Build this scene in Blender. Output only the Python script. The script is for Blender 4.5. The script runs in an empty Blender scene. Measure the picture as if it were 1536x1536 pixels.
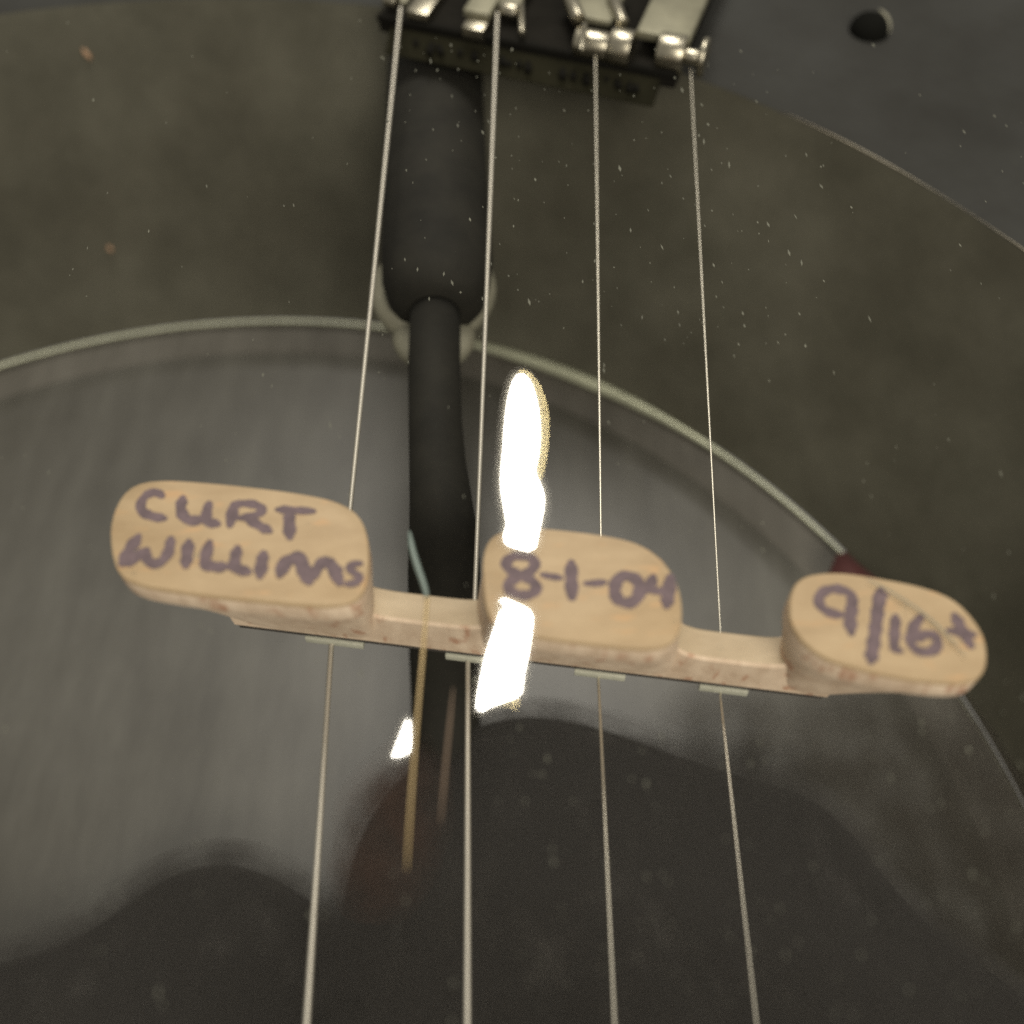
import bpy, bmesh, math, random
from mathutils import Vector, Matrix
random.seed(7)
MM = 0.001
scene = bpy.context.scene

# ------------------------------------------------------------------ camera, world, lamps, exposure
TH, CH, FPX = math.radians(34.0), 66.0, 1540.0      # tilt off the film's normal, height over the film (mm), focal length in photo pixels
FW = Vector((0, math.sin(TH), -math.cos(TH)))
UP = Vector((0, math.cos(TH), math.sin(TH)))
cam = bpy.data.cameras.new("camera")
cam.sensor_width = 36.0
cam.lens = 36.0 * FPX / 1536.0
cam.clip_start, cam.clip_end = 0.002, 10.0
cam.dof.use_dof = True
cam.dof.focus_distance = 0.096
cam.dof.aperture_fstop = 16.0
camo = bpy.data.objects.new("camera", cam)
scene.collection.objects.link(camo)
camo.location = (0, 0, CH * MM)
camo.rotation_euler = (TH, 0, 0)
scene.camera = camo

world = bpy.data.worlds.new("World")
scene.world = world
world.use_nodes = True
wb = world.node_tree.nodes["Background"]
wb.inputs[0].default_value = (1.0, 0.95, 0.84, 1)
wb.inputs[1].default_value = 0.34


def area(name, loc, target, sx, sy, power, color):
    l = bpy.data.lights.new(name, 'AREA')
    l.shape = 'RECTANGLE'
    l.size, l.size_y = sx * MM, sy * MM
    l.energy = power
    l.color = color
    o = bpy.data.objects.new(name, l)
    scene.collection.objects.link(o)
    o.location = Vector(loc) * MM
    d = (Vector(target) - Vector(loc)).normalized()
    o.rotation_euler = d.to_track_quat('-Z', 'Y').to_euler()
    return o


# the bright window beyond the tailpiece end, mirrored in the film
area("window_light", (-4, 275, 350), (-4, 275.01, 0), 130, 240, 1.25, (1.0, 0.95, 0.85))
# broad soft fill added behind the camera to light the bridge's near side
area("ceiling_light", (120, -290, 265), (0, 40, -10), 260, 260, 1.75, (1.0, 0.93, 0.80))

scene.view_settings.view_transform = 'Standard'
scene.view_settings.look = 'None'
scene.view_settings.exposure = 0.0
scene.view_settings.gamma = 1.0
scene.cycles.transparent_max_bounces = 64
scene.cycles.use_denoising = False      # keep the sensor-like grain of the render itself


# ------------------------------------------------------------------ helpers (all lengths in mm)
X, Y, Z = Vector((1, 0, 0)), Vector((0, 1, 0)), Vector((0, 0, 1))


def at(px, py, z):
    d = FW + Vector(((px - 768) / FPX, 0, 0)) + UP * ((768 - py) / FPX)
    t = (z - CH) / d.z
    return Vector((0, 0, CH)) + d * t


def link(name, verts, faces, mat, parent=None, smooth=True, mats=None, fmat=None):
    me = bpy.data.meshes.new(name)
    me.from_pydata([tuple(Vector(v) * MM) for v in verts], [], faces)
    me.update()
    bm = bmesh.new()
    bm.from_mesh(me)
    bmesh.ops.recalc_face_normals(bm, faces=bm.faces)
    bm.to_mesh(me)
    bm.free()
    o = bpy.data.objects.new(name, me)
    scene.collection.objects.link(o)
    for m in ([mat] if mats is None else mats):
        me.materials.append(m)
    if smooth:
        me.polygons.foreach_set("use_smooth", [True] * len(me.polygons))
    if parent is not None:
        o.parent = parent
        # every mesh is built in world coordinates; undo the place of the Empty
        top = parent
        while top.parent:
            top = top.parent
        if parent is top:
            o.location = -Vector(top.location)
    return o


def thing(name, label, cat, loc, group=None):
    o = bpy.data.objects.new(name, None)
    scene.collection.objects.link(o)
    o.empty_display_size = 0.01
    o.location = Vector(loc) * MM
    return tag(o, label, cat, group)


def tag(o, label=None, cat=None, group=None, kind=None):
    if label: o["label"] = label
    if cat: o["category"] = cat
    if group: o["group"] = group
    if kind: o["kind"] = kind
    return o


def smooth_edges(o, deg=35):
    for p in o.data.polygons:
        p.use_smooth = True
    bm = bmesh.new()
    bm.from_mesh(o.data)
    for e in bm.edges:
        if len(e.link_faces) == 2 and e.calc_face_angle(0) > math.radians(deg):
            e.smooth = False
    bm.to_mesh(o.data)
    bm.free()
    return o


def rings(loops, cap0=True, cap1=True, closed=True):
    """verts, faces of a skin over equally long loops"""
    n = len(loops[0])
    v = [p for l in loops for p in l]
    f = []
    for i in range(len(loops) - 1):
        for j in range(n if closed else n - 1):
            k = (j + 1) % n
            f.append((i * n + j, i * n + k, (i + 1) * n + k, (i + 1) * n + j))
    if cap0: f.append(tuple(range(n)))
    if cap1: f.append(tuple((len(loops) - 1) * n + j for j in range(n)))
    return v, f


def tube(path, radius, seg=12):
    """rings round a path; radius is a number or a list"""
    path = [Vector(p) for p in path]
    out = []
    ref = Vector((0, 0, 1))
    for i, p in enumerate(path):
        a = path[max(i - 1, 0)]
        b = path[min(i + 1, len(path) - 1)]
        t = (b - a).normalized()
        s = t.cross(ref)
        if s.length < 1e-4: s = t.cross(Vector((1, 0, 0)))
        s.normalize()
        u = s.cross(t)
        r = radius[i] if isinstance(radius, (list, tuple)) else radius
        out.append([p + (s * math.cos(2 * math.pi * k / seg) + u * math.sin(2 * math.pi * k / seg)) * r for k in range(seg)])
    return rings(out)


def box(c, ax, ay, az, hx, hy, hz, bev=0.0):
    """a box (bevelled when bev > 0) round c with half sizes along the unit axes"""
    c = Vector(c)
    bm = bmesh.new()
    bmesh.ops.create_cube(bm, size=2.0)
    for v in bm.verts:
        v.co = Vector((v.co.x * hx, v.co.y * hy, v.co.z * hz))
    if bev > 0:
        bmesh.ops.bevel(bm, geom=bm.edges[:], offset=bev, segments=2, affect='EDGES', profile=0.5)
    bm.verts.index_update()
    v = [c + ax * p.co.x + ay * p.co.y + az * p.co.z for p in bm.verts]
    f = [tuple(q.index for q in fc.verts) for fc in bm.faces]
    bm.free()
    return v, f


def join(*parts):
    v, f = [], []
    for pv, pf in parts:
        b = len(v)
        v += list(pv)
        f += [tuple(i + b for i in q) for q in pf]
    return v, f


def chaikin(pts, n=2, closed=True):
    for _ in range(n):
        out = []
        m = len(pts)
        for i in range(m if closed else m - 1):
            a, b = Vector(pts[i]), Vector(pts[(i + 1) % m])
            out += [a * 0.75 + b * 0.25, a * 0.25 + b * 0.75]
        if not closed:
            out = [Vector(pts[0])] + out + [Vector(pts[-1])]
        pts = out
    return pts


def resample(pts, n, closed=True):
    pts = [Vector(p) for p in pts]
    q = pts + ([pts[0]] if closed else [])
    d = [0.0]
    for a, b in zip(q, q[1:]): d.append(d[-1] + (b - a).length)
    out, j = [], 0
    for i in range(n):
        s = d[-1] * i / (n if closed else n - 1)
        while j < len(d) - 2 and d[j + 1] < s: j += 1
        k = (s - d[j]) / max(d[j + 1] - d[j], 1e-9)
        out.append(q[j].lerp(q[j + 1], min(k, 1.0)))
    return out


def px_loop(pts, z, n=None, sm=2, closed=True):
    w = [at(x, y, z) for x, y in pts]
    w = chaikin(w, sm, closed)
    return resample(w, n, closed) if n else w


# ------------------------------------------------------------------ materials
def material(name, col, rough=0.5, metal=0.0, var=0.0, scale=200.0, stretch=(1, 1, 1), col2=None, bump=0.0, spec=0.5, detail=4.0, speck=None, coat=0.0, blotch=None):
    m = bpy.data.materials.new(name)
    m.use_nodes = True
    nt = m.node_tree
    b = nt.nodes["Principled BSDF"]
    b.inputs["Base Color"].default_value = (*col, 1)
    b.inputs["Roughness"].default_value = rough
    b.inputs["Metallic"].default_value = metal
    b.inputs["Specular IOR Level"].default_value = spec
    b.inputs["Coat Weight"].default_value = coat
    if var > 0 or col2 or bump > 0:
        tc = nt.nodes.new("ShaderNodeTexCoord")
        mp = nt.nodes.new("ShaderNodeMapping")
        mp.inputs["Scale"].default_value = stretch
        nz = nt.nodes.new("ShaderNodeTexNoise")
        nz.inputs["Scale"].default_value = scale
        nz.inputs["Detail"].default_value = detail
        nz.inputs["Roughness"].default_value = 0.65
        nt.links.new(tc.outputs["Object"], mp.inputs[0])
        nt.links.new(mp.outputs[0], nz.inputs["Vector"])
        if var > 0 or col2:
            rp = nt.nodes.new("ShaderNodeValToRGB")
            c2 = col2 or tuple(c * (1 + var) for c in col)
            c1 = col if col2 else tuple(c * (1 - var) for c in col)
            rp.color_ramp.elements[0].position, rp.color_ramp.elements[1].position = 0.32, 0.68
            rp.color_ramp.elements[0].color = (*c1, 1)
            rp.color_ramp.elements[1].color = (*c2, 1)
            nt.links.new(nz.outputs["Fac"], rp.inputs[0])
            last = rp.outputs[0]
            if speck:
                n2 = nt.nodes.new("ShaderNodeTexNoise")
                n2.inputs["Scale"].default_value = speck[0]
                n2.inputs["Detail"].default_value = 2.0
                m2 = nt.nodes.new("ShaderNodeMapping")
                m2.inputs["Scale"].default_value = speck[3]
                r2 = nt.nodes.new("ShaderNodeValToRGB")
                r2.color_ramp.elements[0].position, r2.color_ramp.elements[1].position = speck[1], speck[1] + 0.12
                mx = nt.nodes.new("ShaderNodeMix")
                mx.data_type = 'RGBA'
                nt.links.new(tc.outputs["Object"], m2.inputs[0])
                nt.links.new(m2.outputs[0], n2.inputs["Vector"])
                nt.links.new(n2.outputs["Fac"], r2.inputs[0])
                nt.links.new(r2.outputs[0], mx.inputs["Factor"])
                nt.links.new(last, mx.inputs[6])
                mx.inputs[7].default_value = (*speck[2], 1)
                last = mx.outputs[2]
            if blotch:                               # broad random mottling, uneven sheen painted into the panel
                n3 = nt.nodes.new("ShaderNodeTexNoise")
                n3.inputs["Scale"].default_value = blotch[0]
                n3.inputs["Detail"].default_value = 5.0
                n3.inputs["Roughness"].default_value = 0.6
                m3 = nt.nodes.new("ShaderNodeMapping")
                m3.inputs["Location"].default_value = blotch[2]
                r3 = nt.nodes.new("ShaderNodeValToRGB")
                r3.color_ramp.elements[0].position, r3.color_ramp.elements[1].position = 0.33, 0.67
                lo, hi = 1 - blotch[1], 1 + blotch[1]
                r3.color_ramp.elements[0].color = (lo * 1.03, lo, lo * 0.94, 1)
                r3.color_ramp.elements[1].color = (hi, hi, hi, 1)
                mu = nt.nodes.new("ShaderNodeMix")
                mu.data_type = 'RGBA'
                mu.blend_type = 'MULTIPLY'
                mu.inputs["Factor"].default_value = 1.0
                nt.links.new(tc.outputs["Object"], m3.inputs[0])
                nt.links.new(m3.outputs[0], n3.inputs["Vector"])
                nt.links.new(n3.outputs["Fac"], r3.inputs[0])
                nt.links.new(last, mu.inputs[6])
                nt.links.new(r3.outputs[0], mu.inputs[7])
                last = mu.outputs[2]
            nt.links.new(last, b.inputs["Base Color"])
        if bump > 0:
            bp = nt.nodes.new("ShaderNodeBump")
            bp.inputs["Strength"].default_value = bump
            bp.inputs["Distance"].default_value = 0.0002
            nt.links.new(nz.outputs["Fac"], bp.inputs["Height"])
            nt.links.new(bp.outputs[0], b.inputs["Normal"])
    return m


def film_material(name, mix, gloss, rough, clear=(1, 1, 1)):
    m = bpy.data.materials.new(name)
    m.use_nodes = True
    nt = m.node_tree
    nt.nodes.remove(nt.nodes["Principled BSDF"])
    out = nt.nodes["Material Output"]
    t = nt.nodes.new("ShaderNodeBsdfTransparent")
    t.inputs[0].default_value = (*clear, 1)
    if mix <= 0:
        nt.links.new(t.outputs[0], out.inputs["Surface"])
        return m
    g = nt.nodes.new("ShaderNodeBsdfAnisotropic")
    g.inputs["Color"].default_value = (*gloss, 1)
    g.inputs["Roughness"].default_value = rough
    x = nt.nodes.new("ShaderNodeMixShader")
    x.inputs[0].default_value = mix
    nt.links.new(t.outputs[0], x.inputs[1])
    nt.links.new(g.outputs[0], x.inputs[2])
    nt.links.new(x.outputs[0], out.inputs["Surface"])
    return m


M = {}
M['wood'] = material("maple", (0.345, 0.245, 0.137), 0.6, var=0.0, col2=(0.435, 0.322, 0.19), scale=260, stretch=(0.55, 1.5, 1), bump=0.12,
                     speck=(900, 0.60, (0.45, 0.29, 0.15), (0.35, 1.0, 1.0)))
M['wood_side'] = material("maple_side", (0.54, 0.405, 0.285), 0.65, col2=(0.76, 0.61, 0.455), scale=420, stretch=(1.3, 0.5, 0.5), bump=0.25,
                          speck=(700, 0.58, (0.48, 0.29, 0.19), (1.4, 0.4, 0.5)))  # same maple made paler, painting light onto the neck side
M['ebony'] = material("ebony", (0.055, 0.049, 0.043), 0.45, var=0.3, scale=500)
M['bone'] = material("bone", (0.42, 0.42, 0.34), 0.45, var=0.12, scale=900)
M['ink'] = material("ink", (0.125, 0.088, 0.096), 0.7, var=0.25, scale=900)
M['steel'] = material("string_steel", (0.66, 0.62, 0.52), 0.42, metal=0.9)
M['wound'] = material("wound_nickel", (0.53, 0.50, 0.43), 0.48, metal=0.75)
M['chrome'] = material("nickel_plate", (0.40, 0.37, 0.29), 0.30, metal=1.0, var=0.10, scale=300)
M['chrome_dull'] = material("dull_nickel", (0.20, 0.19, 0.135), 0.55, metal=0.5, var=0.15, scale=300)
M['black_plate'] = material("black_enamel", (0.012, 0.011, 0.009), 0.8, var=0.25, scale=160, spec=0.04)
M['black_edge'] = material("black_edge", (0.009, 0.0085, 0.007), 0.8, spec=0.05)
M['lip'] = material("tailpiece_lip", (0.017, 0.016, 0.010), 0.9, spec=0.02, var=0.2, scale=200)
M['rod'] = material("blackened_rod", (0.0145, 0.0135, 0.010), 0.8, var=0.3, scale=150, spec=0.25)
M['washer'] = material("washer_metal", (0.25, 0.24, 0.18), 0.5, var=0.15, scale=200, metal=0.2)
M['wall'] = material("olive_wall", (0.055, 0.0525, 0.038), 0.75, col2=(0.084, 0.080, 0.060), scale=75, stretch=(1.0, 0.7, 1), bump=0.1, spec=0.25, detail=8, blotch=(22, 0.28, (0.1, 0.4, 0.3)))
M['flange'] = material("dark_flange", (0.025, 0.0245, 0.022), 0.75, col2=(0.034, 0.0345, 0.032), scale=70, spec=0.2, detail=8, blotch=(20, 0.25, (0.5, 0.1, 0.3)))
M['panel'] = material("grey_panel", (0.066, 0.061, 0.050), 0.62, col2=(0.096, 0.090, 0.076), scale=130, stretch=(1.6, 0.35, 1), bump=0.1, spec=0.3, detail=6, blotch=(14, 0.30, (0.35, 0.2, 0.1)))
M['plate'] = material("inner_plate", (0.063, 0.060, 0.051), 0.43, col2=(0.091, 0.088, 0.076), scale=130, stretch=(1.6, 0.35, 1), bump=0.1, spec=0.6, detail=6, blotch=(14, 0.30, (0.35, 0.2, 0.1)))
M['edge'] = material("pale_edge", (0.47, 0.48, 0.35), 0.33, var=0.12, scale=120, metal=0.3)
M['worn'] = material("worn_lip", (0.16, 0.13, 0.085), 0.4, col2=(0.24, 0.22, 0.17), scale=60, metal=0.3)
M['cloth'] = material("black_cloth", (0.030, 0.0285, 0.026), 0.95, col2=(0.074, 0.070, 0.064), scale=260, stretch=(1.2, 0.6, 1), bump=0.3, spec=0.1, detail=8, blotch=(30, 0.2, (0.2, 0.2, 0.2)))  # dark tone of the photographer's mirror image
M['maroon'] = material("maroon", (0.06, 0.014, 0.012), 0.8, var=0.2, scale=300)
M['chip'] = material("bare_metal_chip", (0.24, 0.145, 0.08), 0.5, var=0.2, scale=600)
M['dust'] = material("dust", (0.10, 0.10, 0.08), 0.9, col2=(0.22, 0.22, 0.17), scale=60)
M['film'] = film_material("clear_film", 0, (1, 1, 1), 0)
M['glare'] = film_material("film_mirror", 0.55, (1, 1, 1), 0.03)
M['amber'] = film_material("film_mirror_amber", 0.16, (0.30, 0.25, 0.13), 0.04)  # amber tint painted as the glare's warm fringe
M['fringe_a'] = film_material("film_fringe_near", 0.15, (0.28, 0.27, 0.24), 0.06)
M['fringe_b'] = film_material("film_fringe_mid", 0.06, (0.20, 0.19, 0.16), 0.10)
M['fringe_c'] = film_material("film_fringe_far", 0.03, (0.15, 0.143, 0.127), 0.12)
M['cloth_dim'] = material("dim_cloth", (0.046, 0.043, 0.037), 0.95, col2=(0.066, 0.062, 0.054), scale=90, stretch=(1.6, 0.4, 1), bump=0.2, spec=0.1, detail=6)
M['wood_under'] = material("maple_underside", (0.36, 0.28, 0.18), 0.65, col2=(0.46, 0.37, 0.25), scale=300, stretch=(0.5, 1.5, 1), bump=0.15)  # same maple made duller, painting shade under the arches
def veil_material(name, col, mix):
    m = film_material(name, 0, (1, 1, 1), 0)
    nt = m.node_tree
    out = nt.nodes["Material Output"]
    t = [n for n in nt.nodes if n.type == 'BSDF_TRANSPARENT'][0]
    d = nt.nodes.new("ShaderNodeBsdfDiffuse")
    d.inputs[0].default_value = (*col, 1)
    x = nt.nodes.new("ShaderNodeMixShader")
    tc = nt.nodes.new("ShaderNodeTexCoord")
    nz = nt.nodes.new("ShaderNodeTexNoise")
    nz.inputs["Scale"].default_value = 190
    nz.inputs["Detail"].default_value = 6
    mr = nt.nodes.new("ShaderNodeMapRange")
    mr.inputs[1].default_value, mr.inputs[2].default_value = 0.3, 0.7
    mr.inputs[3].default_value, mr.inputs[4].default_value = mix * 0.35, mix * 1.65
    nt.links.new(tc.outputs["Object"], nz.inputs["Vector"])
    nt.links.new(nz.outputs["Fac"], mr.inputs[0])
    nt.links.new(mr.outputs[0], x.inputs[0])
    nt.links.new(t.outputs[0], x.inputs[1])
    nt.links.new(d.outputs[0], x.inputs[2])
    nt.links.new(x.outputs[0], out.inputs["Surface"])
    return m


M['veil'] = veil_material("sheer_black", (0.051, 0.048, 0.044), 0.14)  # see-through layers that paint the soft reflected dark
M['veil_thin'] = veil_material("sheer_smoke", (0.056, 0.050, 0.041), 0.055)
M['veil_red'] = veil_material("sheer_brown", (0.070, 0.047, 0.037), 0.06)
M['void'] = material("void", (0.006, 0.006, 0.005), 0.9, spec=0.05)
M['crease_teal'] = material("crease_teal", (0.15, 0.19, 0.17), 0.4)  # tints of the mirrored strings and edge
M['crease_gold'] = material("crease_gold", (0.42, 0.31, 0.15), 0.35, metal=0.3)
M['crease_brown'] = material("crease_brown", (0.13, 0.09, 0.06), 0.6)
M['scratch'] = material("scratch_pale", (0.30, 0.28, 0.21), 0.6)

# ------------------------------------------------------------------ the setting: the pot's mirror image in the film, built solid behind it
C16, R16 = Vector((-41.7, 23.1, -16)), 122.3
C60, R60 = Vector((-39.1, 19.4, -60)), 104.5
NS = 160


def ring_pts(c, r, z, n=NS, a0=0.0, a1=2 * math.pi):
    return [Vector((c.x + r * math.cos(a0 + (a1 - a0) * k / n), c.y + r * math.sin(a0 + (a1 - a0) * k / n), z)) for k in range(n)]


loops = []
for i in range(9):
    t = i / 8
    loops.append(ring_pts(C16.lerp(C60, t), R16 + (R60 + 0.6 - R16) * t, -16 - 44 * t))
v, f = rings(loops, False, False)
wall = link("pot_wall", v, f, M['wall'])
tag(wall, kind="structure")
flange_loops = [ring_pts(C16, 420, -16.4), ring_pts(C16, R16 + 1.2, -16.0), ring_pts(C16, R16 + 0.3, -16.15), ring_pts(C16, R16 - 0.1, -16.6)]
v, f = rings(flange_loops, False, False)
flange = tag(link("flange", v, f, M['flange']), kind="structure")
v, f = rings([ring_pts(C60, R60 + 1.0, -61.0), ring_pts(C60, 98.6, -61.2), ring_pts(C60, 98.4, -61.4)], False, False)
panel = tag(link("back_panel", v, f, M['panel']), kind="structure")  # grey disc stands in for the room mirrored through the open back
v, f = rings([ring_pts(C60, 98.6, -61.4), ring_pts(C60, 97.6, -60.7), ring_pts(C60, 94, -60.3), ring_pts(C60, 60, -60.6), ring_pts(C60, 25, -61), ring_pts(C60, 1, -61.2)], False, True)
link("inner_plate", v, f, M['plate'], panel)  # disc added for the pale sheen inside the arc

# bright bevelled edge where wall and panel meet
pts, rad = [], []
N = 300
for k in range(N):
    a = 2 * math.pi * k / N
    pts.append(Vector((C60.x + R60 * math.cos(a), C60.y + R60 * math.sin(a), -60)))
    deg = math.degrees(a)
    w = 0.28 + 0.68 * math.exp(-((deg - 62) / 11.0) ** 2) - 0.25 / (1 + math.exp((deg - 30) / 3.0)) * (1 if deg < 180 else 0)  # tube swells to paint the edge's highlight, thins where it fades
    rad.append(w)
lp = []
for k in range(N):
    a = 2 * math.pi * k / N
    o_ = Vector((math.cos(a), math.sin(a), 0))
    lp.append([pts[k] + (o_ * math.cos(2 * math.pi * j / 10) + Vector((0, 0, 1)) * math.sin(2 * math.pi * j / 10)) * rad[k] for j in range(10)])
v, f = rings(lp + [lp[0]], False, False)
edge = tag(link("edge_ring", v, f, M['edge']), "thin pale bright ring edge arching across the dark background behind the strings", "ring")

# highlight on the lip where flange and wall meet, shaped as a tube
path, rr = [], []
for k in range(61):
    a = math.radians(51 - 30 * k / 60)
    path.append((C16.x + (R16 + 0.2) * math.cos(a), C16.y + (R16 + 0.2) * math.sin(a), -15.95))
    rr.append(0.02 + 0.13 * math.exp(-((k - 12) / 8.0) ** 2) + 0.32 / (1 + math.exp(-(k - 36) / 3.0)))
v, f = tube(path, rr, 8)
link("worn_lip", v, f, M['worn'], flange)

# hole in the flange, upper right: a black ball paints its dark inside
hc = at(1303, 46, -15.9)
hole = thing("bolt", "small round black bolt end with a shiny sliver of rim at upper right", "bolt", hc)
hr = 2.75
_n, _m = 28, 14
lps = []
for i in range(1, _m):
    t_ = math.pi * i / _m
    lps.append([Vector((hc.x + hr * math.sin(t_) * math.cos(2 * math.pi * j / _n), hc.y + hr * math.sin(t_) * math.sin(2 * math.pi * j / _n), hc.z + hr * 0.9 * math.cos(t_))) for j in range(_n)])
v, f = rings(lps)
link("bolt_cap", v, f, M['void'], hole)
vd = (Vector((0, 0, CH)) - hc).normalized()
e1 = X
e2 = vd.cross(X).normalized()
a0, a1 = math.radians(-25), math.radians(68)
path = [hc + (e1 * math.cos(a0 + (a1 - a0) * i / 14) + e2 * math.sin(a0 + (a1 - a0) * i / 14)) * (hr + 0.1) for i in range(15)]
v, f = tube(path, [0.10 + 0.30 * math.sin(math.pi * i / 14) * (0.4 + 0.6 * i / 14) for i in range(15)], 8)
link("rim_lip", v, f, M['washer'], hole)  # crescent shaped as the highlight on the hole's rim

# bare chips in the finish of the wall, upper left
for (x, y, l, w, s, lab) in ((66, 52, 1.25, 0.6, -0.75, "larger orange fleck in the dark wall at top left corner"),
                             (130, 81, 1.0, 0.42, -0.95, "smaller orange fleck just below the larger fleck at top left"),
                             (165, 373, 0.62, 0.42, -1.0, "dull pink fleck alone in the dark wall above the pale arc")):
    c = None
    z = -20.0
    for k in range(4000):                        # walk down the line of sight to the wall
        p = at(x, y, z)
        t = (-16 - z) / 44
        cc = C16.lerp(C60, max(0, min(1, t)))
        if math.hypot(p.x - cc.x, p.y - cc.y) > R16 + (R60 - R16) * t - 0.4:
            c = p
            break
        z -= 0.02
    if c is None: c = at(x, y, -16)
    n = (Vector((0, 0, CH)) - c).normalized()
    ax = (X * math.cos(s) + Y.cross(n).cross(n) * 0 + (n.cross(X)).normalized() * math.sin(s)).normalized()
    ay = n.cross(ax).normalized()
    lpz = []
    for (k, h) in ((1.0, -0.1), (0.9, 0.12), (0.4, 0.2)):
        lpz.append([c + ax * (l * k * math.cos(2 * math.pi * j / 14) * (1 + 0.15 * math.sin(3 * j))) + ay * (w * k * math.sin(2 * math.pi * j / 14)) + n * h for j in range(14)])
    v, f = rings(lpz, True, True)
    tag(link("paint_chip", v, f, M['chip']), lab, "fleck")

# dark mirror image of the photographer at the bottom, built as soft shapes
def grow(pts, off):
    """an outline in photo pixels, pushed outwards by off"""
    ar = sum(p[0] * q[1] - q[0] * p[1] for p, q in zip(pts, pts[1:] + pts[:1]))
    sg = 1 if ar > 0 else -1
    d_ = resample(chaikin([Vector((x, y, 0)) for x, y in pts], 2), 140)
    o_ = []
    for i in range(140):
        t = (d_[(i + 3) % 140] - d_[i - 3]).normalized()
        o_.append((d_[i].x + sg * t.y * off, d_[i].y - sg * t.x * off))
    return o_


def mirrored_mass(name, outline, z0, z1, label, spread=(-22, 22), layers=10, veil='veil', core=True):
    """a dark soft heap: a solid core under sheer layers that each reach a little farther out"""
    root = thing(name, label, "silhouette", at(outline[0][0], outline[0][1], z0))
    if core:
        base = px_loop(grow(outline, spread[0]), z0, 140, 1)
        ar = sum(a.x * b.y - b.x * a.y for a, b in zip(base, base[1:] + base[:1]))
        side = 1 if ar > 0 else -1
        lps = [base]
        cur = base
        for k in range(1, 8):
            nx = []
            m = len(cur)
            for i, p in enumerate(cur):
                t = cur[(i + 2) % m] - cur[i - 2]
                nx.append(p + Vector((-t.y, t.x, 0)).normalized() * side * 0.55)
            for _ in range(2):
                nx = [(nx[i - 1] + nx[i] * 2 + nx[(i + 1) % m]) / 4 for i in range(m)]
            h = z0 + (z1 - z0) * math.sin(k / 7 * math.pi / 2)
            cur = [Vector((p.x, p.y, h)) for p in nx]
            lps.append(cur)
        v, f = rings(lps, True, True)
        link("core", v, f, M['cloth'], root)
    pv = []
    for k in range(layers):
        off = spread[0] + (spread[1] - spread[0]) * (k + 0.5) / layers
        ph = random.random() * 6
        g = grow(outline, off)
        g = [(x + 3 * math.sin(i * 0.35 + ph), y + 4 * math.sin(i * 0.27 + 2 * ph)) for i, (x, y) in enumerate(g)]
        lp_ = px_loop(g, z1 + 0.9 - 0.07 * k if core else z1 - 0.07 * k, 140, 1)
        pv.append(rings([lp_], True, False))
    v, f = join(*pv)
    link("sheer_cover", v, f, M[veil], root, smooth=False)["kind"] = "stuff"
    return root


mirrored_mass("dark_silhouette", [(-260, 1460), (-100, 1440), (20, 1420), (100, 1392), (165, 1350), (225, 1304), (290, 1278), (350, 1274), (410, 1292), (465, 1325), (530, 1372), (570, 1480), (560, 1640), (300, 1760), (-100, 1760), (-280, 1600)],
      -60.2, -54, "low black blurred hump at bottom left beside the thickest string")
mirrored_mass("dark_silhouette", [(505, 1290), (535, 1215), (585, 1155), (650, 1105), (730, 1068), (810, 1062), (890, 1078), (980, 1108), (1070, 1146), (1170, 1168), (1240, 1195), (1290, 1252), (1340, 1325), (1400, 1390), (1480, 1440), (1580, 1520), (1640, 1640), (1500, 1800), (1000, 1850), (600, 1800), (500, 1600), (480, 1420)],
      -60.2, -50, "broad black blurred mass below the bridge behind the lower strings")

mirrored_mass("dark_silhouette", [(1010, 1090), (1120, 1068), (1230, 1085), (1320, 1050), (1420, 1075), (1520, 1060), (1640, 1150), (1700, 1400), (1700, 1700), (1400, 1700), (1250, 1500), (1130, 1300), (1040, 1200)],
      -60.2, -58.4, "dim smoky brown patch at lower right beyond the broad black mass", (-70, 70), 12, 'veil_thin', False)  # thin layers painting the darker lower right
mirrored_mass("dark_silhouette", [(530, 1200), (565, 1150), (610, 1120), (650, 1130), (660, 1200), (640, 1300), (590, 1370), (530, 1360), (505, 1290)],
      -60.2, -47.5, "small reddish brown smudge between the thickest string and the gold crease", (-45, 30), 9, 'veil_red', False)

mt = [at(1238, 872, -58), at(1252, 838, -58), at(1266, 834, -58), at(1282, 850, -58), at(1318, 880, -58), at(1290, 895, -58)]
lpz = [mt, [p + Vector((0, 0, 1.2)) for p in mt]]
v, f = rings(lpz)
tag(link("felt_tab", v, f, M['maroon']), "small dark red tab tucked behind the foot marked 9/16+", "tab")  # red spot of the mirror image, built as a solid

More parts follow.
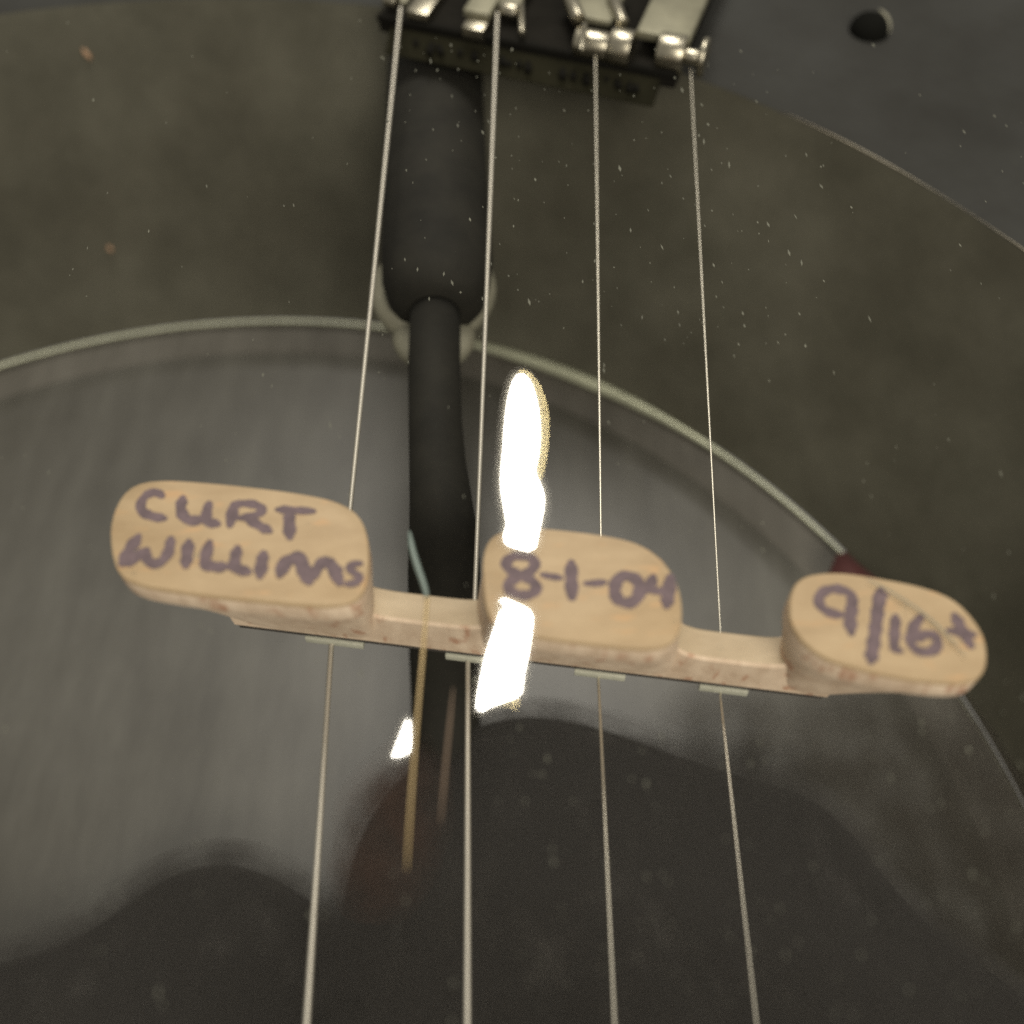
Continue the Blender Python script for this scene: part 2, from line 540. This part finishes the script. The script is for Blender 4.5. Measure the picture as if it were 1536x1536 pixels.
# ------------------------------------------------------------------ the rod's dark mirror image, built solid; its thick end a shadowy band
rd = thing("coordinator_rod", "dark rod running up behind the strings into a thicker black sleeve", "rod", (-9, 92, -22))
path, rr = [], []
for (y, x, r) in ((168, -12.6, 6.9), (140, -11.3, 6.9), (110, -10.0, 6.9), (97, -9.3, 6.9), (93, -9.2, 6.6), (90.5, -9.1, 6.0), (89, -9.1, 5.0), (88.2, -9.1, 3.6)):
    path.append((x, y, -22)); rr.append(r)
v, f = tube(path, rr, 32)
smooth_edges(link("sleeve", v, f, M['rod'], rd), 50)  # built for the dark reflected band above the rod
path, rr = [], []
for (y, x, z, r) in ((89, -9.2, -22.5, 3.05), (80, -8.95, -22.5, 3.0), (72, -8.5, -22.5, 2.95), (66, -8.0, -22.5, 3.05), (61, -7.45, -22.7, 3.3), (58, -7.15, -24.2, 3.6), (56.5, -7.3, -29, 3.9), (55.5, -7.6, -36, 4.1), (54, -7.9, -43, 4.2), (50, -8.0, -50, 4.2), (43, -8.0, -54, 4.2), (30, -8.0, -56, 4.2)):
    path.append((x, y, z)); rr.append(r)
v, f = tube(path, rr, 24)
link("shaft", v, f, M['rod'], rd)


def ball(c, rx, ry, rz, n=20, m=12):
    lps = []
    for i in range(1, m):
        t = math.pi * i / m
        lps.append([Vector((c[0] + rx * math.sin(t) * math.cos(2 * math.pi * j / n), c[1] + ry * math.sin(t) * math.sin(2 * math.pi * j / n), c[2] + rz * math.cos(t))) for j in range(n)])
    return rings(lps)


b1 = at(650, 436, -26)
v, f = ball(b1, 8.0, 8.6, 4.0, 36, 16)
link("washer", v, f, M['washer'], rd)
b2 = at(651, 505, -26.5)
v, f = ball(b2, 5.1, 5.4, 2.6, 30, 14)
link("washer", v, f, M['washer'], rd)

# ------------------------------------------------------------------ the bridge
A13 = at(352, 937, -13)
DS = (at(1240, 1046, -13) - A13).normalized()
DN = Vector((-DS.y, DS.x, 0))


def B(s, n, z):
    p = A13 + DS * s + DN * n
    return Vector((p.x, p.y, z))


def sn(p):
    q = Vector((p.x, p.y, 0)) - Vector((A13.x, A13.y, 0))
    return q.dot(DS), q.dot(DN)


br = thing("bridge", "pale maple three-footed bridge with handwriting on its feet", "bridge", B(25, 1, 0))
FEET = {
    'a': ([(163, 800), (170, 764), (187, 735), (212, 722), (245, 719), (300, 722), (400, 732), (480, 744), (518, 756), (543, 776), (553, 808), (554, 848), (550, 880), (538, 899), (515, 907), (480, 910), (420, 905), (340, 897), (250, 886), (192, 874), (170, 850)], (0.0, 12.5)),
    'b': ([(723, 860), (725, 825), (737, 803), (760, 794), (800, 790), (870, 797), (930, 806), (968, 818), (998, 842), (1016, 872), (1024, 905), (1023, 940), (1012, 962), (990, 973), (955, 974), (880, 966), (800, 955), (745, 944), (727, 915)], (20.5, 38.0)),
    'c': ([(1182, 912), (1187, 882), (1200, 866), (1225, 859), (1262, 858), (1310, 865), (1380, 878), (1430, 896), (1460, 925), (1478, 955), (1482, 985), (1478, 1008), (1462, 1022), (1440, 1026), (1400, 1024), (1350, 1017), (1290, 1004), (1240, 990), (1206, 966), (1187, 940)], (46.3, 50.5)),
}
foot_obj = {}
for key, (outl, (c0, c1)) in FEET.items():
    top = px_loop(outl, 0.0, 72, 2)
    S = [sn(p) for p in top]
    s0, s1 = min(s for s, n in S), max(s for s, n in S)
    n0, n1 = min(n for s, n in S), max(n for s, n in S)
    cs = sum(s for s, n in S) / len(S); cn = sum(n for s, n in S) / len(S)
    lps = []
    rng = random.Random(ord(key))

    def inset(k, z):
        return [B(cs + (s - cs) * k, cn + (n - cn) * k, z) for s, n in S]
    lps.append(inset(0.975, 0.0))
    lps.append(inset(0.995, -0.12))
    lps.append(inset(1.0, -0.4))
    lps.append(inset(1.0, -2.2))
    for k in range(1, 9):
        t = k / 8
        e = t ** 0.85
        lp_ = []
        for s, n in S:
            ss = (s - s0) / (s1 - s0) * (c1 - c0) + c0
            nn = 0.05 + (n - n0) / (n1 - n0) * 2.2
            lp_.append(B(s + (ss - s) * e, n + (nn - n) * e, -2.2 - 10.8 * t))
        lps.append(lp_)
    nl, ns_ = len(lps), 72
    v, f = rings(lps)
    o = link("foot", v, f, None, br, mats=[M['wood'], M['wood_side']])
    for p in o.data.polygons:
        zc = sum((o.data.vertices[i].co.z for i in p.vertices)) / len(p.vertices) / MM
        p.material_index = 0 if zc > -0.9 else 1
    smooth_edges(o, 40)
    foot_obj[key] = o
tag(foot_obj['a'], "foot handwritten CURT WILLIAMS")
tag(foot_obj['b'], "foot handwritten 8-1-04")
tag(foot_obj['c'], "foot handwritten 9/16+")

# the bar that joins the feet: arched underside, sloping neck side, straight top under the ebony
secs = []
for i in range(61):
    s = 0.0 + 50.5 * i / 60
    # arches between the feet
    z = -7.0
    for m0, m1 in ((13.0, 21.0), (37.6, 46.2)):
        if m0 - 1.5 < s < m1 + 1.5:
            t = (s - (m0 + m1) / 2) / ((m1 - m0) / 2 + 1.5)
            z = -7.6 + 3.2 * abs(t) ** 5 if m0 > 30 else -7.3 + 0.8 * abs(t) ** 4
    secs.append([B(s, -0.55, z - 0.35), B(s, -0.35, z - 0.05), B(s, 0.0, z), B(s, 1.9, z), B(s, 2.15, z - 0.3), B(s, 2.15, -13.02), B(s, 0.03, -13.02)])
v, f = rings(secs)
o = link("beam", v, f, None, br, mats=[M['wood_side'], M['wood_under']])
for p in o.data.polygons:
    if abs(p.normal.z) > 0.6 and p.center.z > -0.0095:
        p.material_index = 1
smooth_edges(o, 35)
v, f = box(B(25.25, 1.1, -13.36), DS, DN, Z, 25.0, 1.0, 0.34, 0.08)
link("ebony_cap", v, f, M['ebony'], br)
for (xa, ya, xb, yb) in ((458, 962, 545, 972), (668, 987, 735, 995), (861, 1012, 937, 1023), (1048, 1038, 1121, 1048)):
    s0, _ = sn(at(xa, ya, -14.3)); s1, _ = sn(at(xb, yb, -14.3))
    v, f = box(B((s0 + s1) / 2, 1.1, -14.2), DS, DN, Z, (s1 - s0) / 2, 1.18, 0.42, 0.06)
    link("bone_insert", v, f, M['bone'], br)


# handwriting: felt-pen strokes, each a thin layer of ink on the foot
def stroke(pts, w, z, closed=False):
    P = [at(x, y, z) for x, y in pts]
    P = chaikin(P, 2, closed)
    L = sum((b - a).length for a, b in zip(P, P[1:]))
    P = resample(P, max(6, int(L / 0.16)), closed)
    hw = w / 1540 * 77 / 2
    ph = random.random() * 6
    n = len(P)
    v, f = [], []
    for i, p in enumerate(P):
        a = P[(i - 1) % n] if closed else P[max(i - 1, 0)]
        b = P[(i + 1) % n] if closed else P[min(i + 1, n - 1)]
        t = (b - a); t.z = 0; t.normalize()
        s = Vector((-t.y, t.x, 0))
        h = hw * (1 + 0.10 * math.sin(i * 0.9 + ph) + 0.07 * random.uniform(-1, 1))
        if not closed:
            h *= 0.62 + 0.38 * min(1, min(i, n - 1 - i) / 2.0)
        dz = Z * (0.003 * i / n)
        v += [p + s * h + dz, p - s * h + dz]
    m = n if closed else n - 1
    for i in range(m):
        j = (i + 1) % n
        f.append((2 * i, 2 * j, 2 * j + 1, 2 * i + 1))
    if not closed:                                   # round pen ends
        for i, sg in ((0, -1), (n - 1, 1)):
            a = P[1] if i == 0 else P[n - 2]
            t = (P[i] - a).normalized()
            s = Vector((-t.y, t.x, 0))
            h = (v[2 * i] - v[2 * i + 1]).length / 2
            base = len(v)
            ring = [P[i] + s * h * math.cos(th) + t * h * math.sin(th) for th in [math.pi * k / 6 for k in range(7)]]
            v += ring
            f.append(tuple(range(base, base + 7)))
    return v, f


def lettering(key, strokes):
    pv = []
    z = 0.012
    for s in strokes:
        pts, w = s[0], s[1]
        pv.append(stroke(pts, w, z, len(s) > 2))
        z += 0.004
    v, f = join(*pv)
    o = link("handwriting", v, f, M['ink'], foot_obj[key], smooth=False)
    return o


W = 18.0
lettering('a', [
    # CURT
    ([(243, 744), (236, 738), (222, 740), (211, 752), (211, 766), (224, 774), (247, 778)], W - 2),
    ([(274, 747), (270, 764), (277, 778), (292, 782), (306, 778)], W),
    ([(313, 756), (309, 772), (309, 783), (326, 786)], W),
    ([(351, 756), (348, 772), (345, 788)], W),
    ([(350, 757), (372, 754), (392, 760), (394, 768), (378, 775), (358, 777)], W - 3),
    ([(368, 775), (384, 786), (405, 797)], W - 2),
    ([(416, 764), (440, 765), (470, 767)], W - 4),
    ([(434, 768), (434, 788), (435, 806)], W + 1),
    # WILLIAMS
    ([(207, 805), (197, 820), (183, 845)], W + 2),
    ([(184, 846), (200, 838), (219, 826)], W + 2),
    ([(216, 828), (222, 842), (232, 847), (245, 841), (254, 826), (256, 808)], W - 1),
    ([(283, 812), (281, 828), (279, 848)], W + 1),
    ([(314, 814), (309, 832), (306, 847), (326, 851), (340, 850)], W),
    ([(356, 822), (352, 840), (351, 852), (372, 858)], W),
    ([(395, 831), (392, 848), (390, 864)], W + 2),
    ([(420, 862), (428, 842), (440, 838), (450, 836), (456, 856), (464, 872)], W + 4),
    ([(462, 870), (474, 856), (484, 842), (490, 840)], W + 1),
    ([(488, 840), (500, 850), (505, 864), (510, 874)], W + 2),
    ([(502, 860), (510, 854)], W),
    ([(541, 845), (529, 846), (523, 853), (533, 860), (541, 867), (534, 875), (520, 876)], W - 5),
])
lettering('b', [
    ([(782, 833), (770, 834), (758, 843), (762, 854), (778, 862), (798, 870), (806, 880), (800, 891), (783, 894), (766, 888), (760, 878), (770, 868), (788, 862), (802, 852), (802, 842), (795, 835)], W - 1, True),
    ([(813, 862), (828, 865), (842, 867)], W - 6),
    ([(857, 844), (857, 866), (858, 896)], W + 2),
    ([(878, 875), (893, 875), (908, 873)], W - 6),
    ([(940, 862), (926, 868), (921, 884), (926, 900), (940, 906), (955, 900), (961, 884), (957, 870)], W + 1, True),
    ([(980, 865), (976, 878), (968, 886)], W - 1),
    ([(966, 884), (984, 887), (1000, 886)], W - 6),
    ([(1006, 866), (1003, 888), (1000, 908)], W + 2),
])
lettering('c', [
    ([(1279, 891), (1262, 884), (1245, 883), (1231, 890), (1227, 902), (1234, 914), (1250, 921), (1264, 922)], W - 2),
    ([(1279, 893), (1278, 912), (1275, 935), (1277, 950)], W),
    ([(1321, 886), (1316, 920), (1312, 955), (1306, 993)], W + 1),
    ([(1318, 889), (1329, 892)], W - 4),
    ([(1344, 925), (1342, 945), (1341, 972)], W - 2),
    ([(1338, 974), (1352, 976)], W - 6),
    ([(1382, 925), (1372, 937), (1366, 953), (1366, 967), (1377, 977), (1394, 979), (1406, 972), (1407, 959), (1398, 951), (1384, 952), (1372, 960)], W - 3),
    ([(1433, 924), (1442, 942), (1456, 968)], W),
    ([(1424, 946), (1442, 948), (1461, 952)], W - 2),
])
# ------------------------------------------------------------------ strings
STR = [  # tail (px,py,z), bridge px, bottom px, radius, wound
    ((601, 12), (497, 966), (460, 1536), 0.255, True),
    ((746, 20), (702, 990), (701, 1536), 0.24, True),
    ((893, 84), (898, 1017), (922, 1536), 0.12, False),
    ((1036, 104), (1081, 1043), (1135, 1536), 0.092, False),
]
LAB = ["thickest wound string, beside the CURT foot", "second wound string, between the CURT foot and the 8-1-04 foot",
       "plain wire string crossing behind the 8-1-04 foot", "thinnest plain string, between the 8-1-04 foot and the 9/16+ foot"]
for i, (t_, b_, e_, r, wound) in enumerate(STR):
    pt = at(*t_, -8.5)
    pb = at(*b_, -14.3); pb.z = -14.45
    pe = at(e_[0], e_[1], -14.3)
    pe = pb + (pe - pb) * 1.6
    # behind the bridge the string lies in the notch of its bone insert
    nb = B(sn(pb)[0] + 0.1, 2.3, -14.4)
    segs = [(pt, nb), (nb, pb - DN * 0.1), (pb - DN * 0.1, pe)]
    lps = []
    step = 0.042 if wound else 1.2
    d = 0.0
    seg = 10
    ref = Z
    for a, b in segs:
        L = (b - a).length
        n = max(2, int(L / step))
        t = (b - a).normalized()
        s = t.cross(ref).normalized(); u = s.cross(t)
        for k in range(n + (1 if b is segs[-1][1] else 0)):
            p = a + (b - a) * (k / n)
            rr_ = r
            if wound:
                q = int(round(d / step)) % 4
                rr_ = r * (1.0 if q in (1, 2) else 0.90)
            else:
                rr_ = r
            lps.append([p + (s * math.cos(2 * math.pi * j / seg) + u * math.sin(2 * math.pi * j / seg)) * rr_ for j in range(seg)])
            d += step
    v, f = rings(lps)
    o = link("string", v, f, M['wound'] if wound else M['steel'])
    tag(o, LAB[i], "string", "strings stretched over the bridge")

# ------------------------------------------------------------------ tailpiece
tp = thing("tailpiece", "black tailpiece plate at top edge holding the silver string fittings", "tailpiece", at(800, 60, -10))
ea, eb = at(566, 22, -10), at(1016, 109, -10)
TX = (eb - ea).normalized()
TY = Vector((-TX.y, TX.x, 0))
L = (eb - ea).length


def T(a, b, z):
    p = ea + TX * a + TY * b
    return Vector((p.x, p.y, z))


v, f = box(T(L / 2, 22, -11.2), TX, TY, Z, L / 2, 22, 1.2, 0.3)
link("plate", v, f, M['black_plate'], tp)
v, f = box(T(L / 2, -0.1, -10.3), TX, TY, Z, L / 2, 0.35, 0.5, 0.15)
link("front_edge", v, f, M['black_edge'], tp)
# lip below the front edge
la, lb = at(566, 36, -11.2), at(985, 118, -11.2)
v, f = rings([[T(2 + (L - 4) * i / 20, -0.5, -11.0), T(2 + (L - 4) * i / 20, -3.1, -13.2), T(2 + (L - 4) * i / 20, -3.0, -13.4), T(2 + (L - 4) * i / 20, 0.4, -12.0)] for i in range(21)])
lip = smooth_edges(link("lip", v, f, M['lip'], tp), 40)


def px_stroke(pts, w, z):
    P = resample(chaikin([at(x, y, z) for x, y in pts], 1, False), 6, False)
    return tube(P, w, 6)


marks = []
for pts, w in (([(618, 56), (626, 68)], .42), ([(650, 62), (644, 80)], .5), ([(655, 60), (662, 80)], .45), ([(690, 68), (690, 82)], .4), ([(713, 68), (712, 88)], .5),
               ([(754, 78), (754, 96)], .5), ([(757, 95), (768, 96)], .35), ([(780, 85), (779, 100)], .4), ([(793, 88), (792, 106)], .5),
               ([(845, 100), (844, 116)], .5), ([(860, 106), (860, 118)], .4), ([(880, 108), (880, 124)], .5), ([(905, 114), (912, 122)], .45), ([(925, 118), (928, 130)], .5),
               ([(945, 124), (944, 136)], .45), ([(955, 124), (954, 136)], .4)):
    marks.append(px_stroke(pts, w, -12.0))
v, f = join(*marks)
link("raised_mark", v, f, M['black_edge'], lip)["kind"] = "stuff"


def cyl(c, ax, half, r, seg=18, bev=0.12):
    c = Vector(c)
    path = [c - ax * half, c - ax * (half - bev * .3), c - ax * (half - bev), c + ax * (half - bev), c + ax * (half - bev * .3), c + ax * half]
    return tube(path, [r - bev, r - bev * .35, r, r, r - bev * .35, r - bev], seg)


AY = (TY * 0.9 + Z * 0.25).normalized()
AZ = TX.cross(AY).normalized()
FIT = ["silver string fitting at top left, cut off by the picture edge", "silver string fitting holding the second wound string",
       "silver string fitting with the brightest roller, second from the round knob", "silver string fitting with a round knob at its right end"]


def fitting(i, pieces):
    root = thing("string_fitting", FIT[i], "string fitting", pieces[0][2], "silver fittings on the tailpiece")
    for name, (v, f), _c, m in pieces:
        o = link(name, v, f, m, root)
        smooth_edges(o, 40)
    return root


ZT = -8.6


def blk(x0, y0, x1, y1, h=1.2, z=ZT, bev=0.2):
    a, b = at(x0, y0, z), at(x1, y0, z)
    c, d = at(x0, y1, z), at(x1, y1, z)
    ctr = (a + b + c + d) / 4
    hx = ((b - a).length + (d - c).length) / 4
    hy = abs(((a + b) / 2 - (c + d) / 2).length) / 2
    return box(ctr - Z * h / 2, TX, TY, Z, hx, hy, h / 2, min(bev, hx * .5, hy * .5, h * .4)), ctr


def rol(x0, y0, x1, y1, r, z=ZT):
    a, b = at(x0, y0, z), at(x1, y1, z)
    c = (a + b) / 2
    return cyl(c, (b - a).normalized(), (b - a).length / 2, r), c


def P(name, g, m):
    return (name, g[0], g[1], m)


fitting(0, [P("block", blk(628, -40, 663, 20), M['chrome']), P("roller", rol(578, -2, 596, 3, 0.9), M['chrome']), P("lever", blk(600, -60, 632, 2, 0.8, -9.2), M['chrome_dull'])])
fitting(1, [P("block", blk(707, -6, 741, 44, 1.6), M['chrome']), P("lever", blk(722, -70, 762, 20, 1.0, -7.6), M['chrome_dull']), P("roller", rol(752, 14, 776, 19, 1.0), M['chrome']), P("pin", rol(781, -8, 783, 50, 0.42), M['chrome']),
            P("side_plate", blk(760, -40, 792, 8, 0.8, -8.0), M['chrome_dull'])])
fitting(2, [P("roller", rol(864, 62, 913, 71, 1.75, -8.8), M['chrome']), P("roller", rol(917, 68, 949, 75, 2.25, -8.8), M['chrome']), P("hook", rol(852, -10, 868, 30, 0.95, -7.2), M['chrome']), P("lever", blk(868, -30, 932, 28, 0.9, -7.4), M['chrome_dull']),
            P("pin", rol(877, 36, 872, 76, 0.36, -6.4), M['chrome']), P("hook", rol(918, -6, 934, 36, 0.8, -7.0), M['chrome'])])
kb = at(1046, 84, -8.2)
KX = (TX * 0.93 + AY * 0.0 + Z * 0.1).normalized()
fitting(3, [P("lever", blk(974, -40, 1056, 55, 1.3, -7.0, 0.5), M['chrome_dull']), P("roller", rol(988, 76, 1027, 83, 2.3, -8.8), M['chrome']), P("stem", rol(1026, 83, 1052, 88, 0.95, -8.4), M['chrome']),
            ("knob", cyl(at(1055, 86, -8.4), TX, 0.42, 2.35, 26, 0.3), at(1055, 86, -8.4), M['chrome'])])

# ------------------------------------------------------------------ the clear film head in front of it all
HZ = 0.10
head = tag(link("clear_head", *rings([ring_pts(Vector((-41.7, 23.1, 0)), 118, HZ, 96), ring_pts(Vector((-41.7, 23.1, 0)), 2, HZ, 96)], False, True), M['film'], smooth=False),
           "clear film head stretched in front of the bridge feet with white glare and creases", "drum head")


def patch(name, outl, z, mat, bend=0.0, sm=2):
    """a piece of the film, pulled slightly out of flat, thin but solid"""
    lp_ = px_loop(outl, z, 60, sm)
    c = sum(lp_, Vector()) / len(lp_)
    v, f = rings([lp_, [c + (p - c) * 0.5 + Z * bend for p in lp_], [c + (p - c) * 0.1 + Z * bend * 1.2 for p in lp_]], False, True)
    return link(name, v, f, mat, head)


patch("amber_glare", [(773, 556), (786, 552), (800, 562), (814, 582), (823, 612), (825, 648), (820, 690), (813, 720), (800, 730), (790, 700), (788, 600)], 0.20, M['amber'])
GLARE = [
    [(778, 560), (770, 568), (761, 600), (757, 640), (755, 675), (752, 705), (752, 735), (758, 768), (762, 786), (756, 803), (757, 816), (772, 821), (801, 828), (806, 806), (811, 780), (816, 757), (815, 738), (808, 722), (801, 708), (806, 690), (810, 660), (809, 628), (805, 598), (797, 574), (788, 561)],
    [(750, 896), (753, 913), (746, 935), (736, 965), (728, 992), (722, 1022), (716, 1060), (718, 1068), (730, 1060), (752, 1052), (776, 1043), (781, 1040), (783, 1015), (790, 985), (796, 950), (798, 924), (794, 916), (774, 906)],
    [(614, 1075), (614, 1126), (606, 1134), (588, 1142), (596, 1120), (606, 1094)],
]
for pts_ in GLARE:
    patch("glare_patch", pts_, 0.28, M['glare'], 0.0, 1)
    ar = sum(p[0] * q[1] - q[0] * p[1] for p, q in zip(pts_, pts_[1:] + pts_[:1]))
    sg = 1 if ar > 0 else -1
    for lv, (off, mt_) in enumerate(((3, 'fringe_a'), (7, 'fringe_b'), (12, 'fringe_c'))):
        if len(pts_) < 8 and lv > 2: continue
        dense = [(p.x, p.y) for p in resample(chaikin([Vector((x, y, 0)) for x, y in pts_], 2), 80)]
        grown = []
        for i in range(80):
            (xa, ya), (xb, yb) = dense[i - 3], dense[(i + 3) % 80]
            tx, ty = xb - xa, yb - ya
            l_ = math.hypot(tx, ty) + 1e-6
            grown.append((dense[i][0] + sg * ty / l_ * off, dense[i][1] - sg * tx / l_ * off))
        patch("glare_fringe", grown, 0.26 - 0.02 * lv, M[mt_], 0.0, 2)  # nested fringes paint the glow round the glare
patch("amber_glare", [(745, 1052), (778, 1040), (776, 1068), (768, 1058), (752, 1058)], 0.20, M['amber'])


def mirror_line(pts, ws, mat, z=0.35):  # mirrored strings and edge line, laid on the film as thin tubes
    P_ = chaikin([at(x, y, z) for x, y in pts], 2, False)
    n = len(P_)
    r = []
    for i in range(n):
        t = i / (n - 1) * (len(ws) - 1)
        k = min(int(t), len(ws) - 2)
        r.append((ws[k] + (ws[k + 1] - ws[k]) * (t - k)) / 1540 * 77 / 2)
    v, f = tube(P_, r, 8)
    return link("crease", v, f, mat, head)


mirror_line([(614, 796), (617, 820), (626, 850), (637, 880), (641, 900)], [2, 10, 11, 9, 5], M['crease_teal'])
mirror_line([(641, 895), (636, 960), (629, 1040), (622, 1120), (615, 1220), (610, 1305)], [5, 6, 5, 5, 4, 1], M['crease_gold'], 0.42)
mirror_line([(680, 1030), (674, 1090), (667, 1160), (661, 1235)], [1, 5, 5, 1], M['crease_brown'])
mirror_line([(1300, 868), (1345, 892), (1400, 930), (1450, 985)], [1, 2.5, 3, 1], M['scratch'])

# dust specks on the film
vs, fs = [], []
rng = random.Random(3)
for k in range(520):
    if k < 170: x, y = rng.uniform(560, 1250), rng.uniform(60, 520)
    elif k < 420: x, y = rng.uniform(0, 1536), rng.uniform(20, 1536)
    else: x, y = rng.uniform(760, 1530), rng.uniform(1080, 1530)
    p = at(x, y, 0.55)
    sc = (0.35 + 0.65 * rng.random() ** 2.5) * (p - Vector((0, 0, CH))).length / 1540
    l, w = sc * rng.uniform(3, 9), sc * rng.uniform(1.0, 2.2)
    sl = rng.uniform(-0.15, 0.25) - 0.15
    ax = Vector((sl, 1, 0)).normalized(); ay = Vector((-ax.y, ax.x, 0))
    b = len(vs)
    vs += [p + ax * l, p + ay * w, p - ax * l, p - ay * w, p + Z * w * 0.8]
    fs += [(b, b + 1, b + 4), (b + 1, b + 2, b + 4), (b + 2, b + 3, b + 4), (b + 3, b, b + 4), (b + 3, b + 2, b + 1, b)]
du = link("dust", vs, fs, M['dust'], head, smooth=False)
du["kind"] = "stuff"
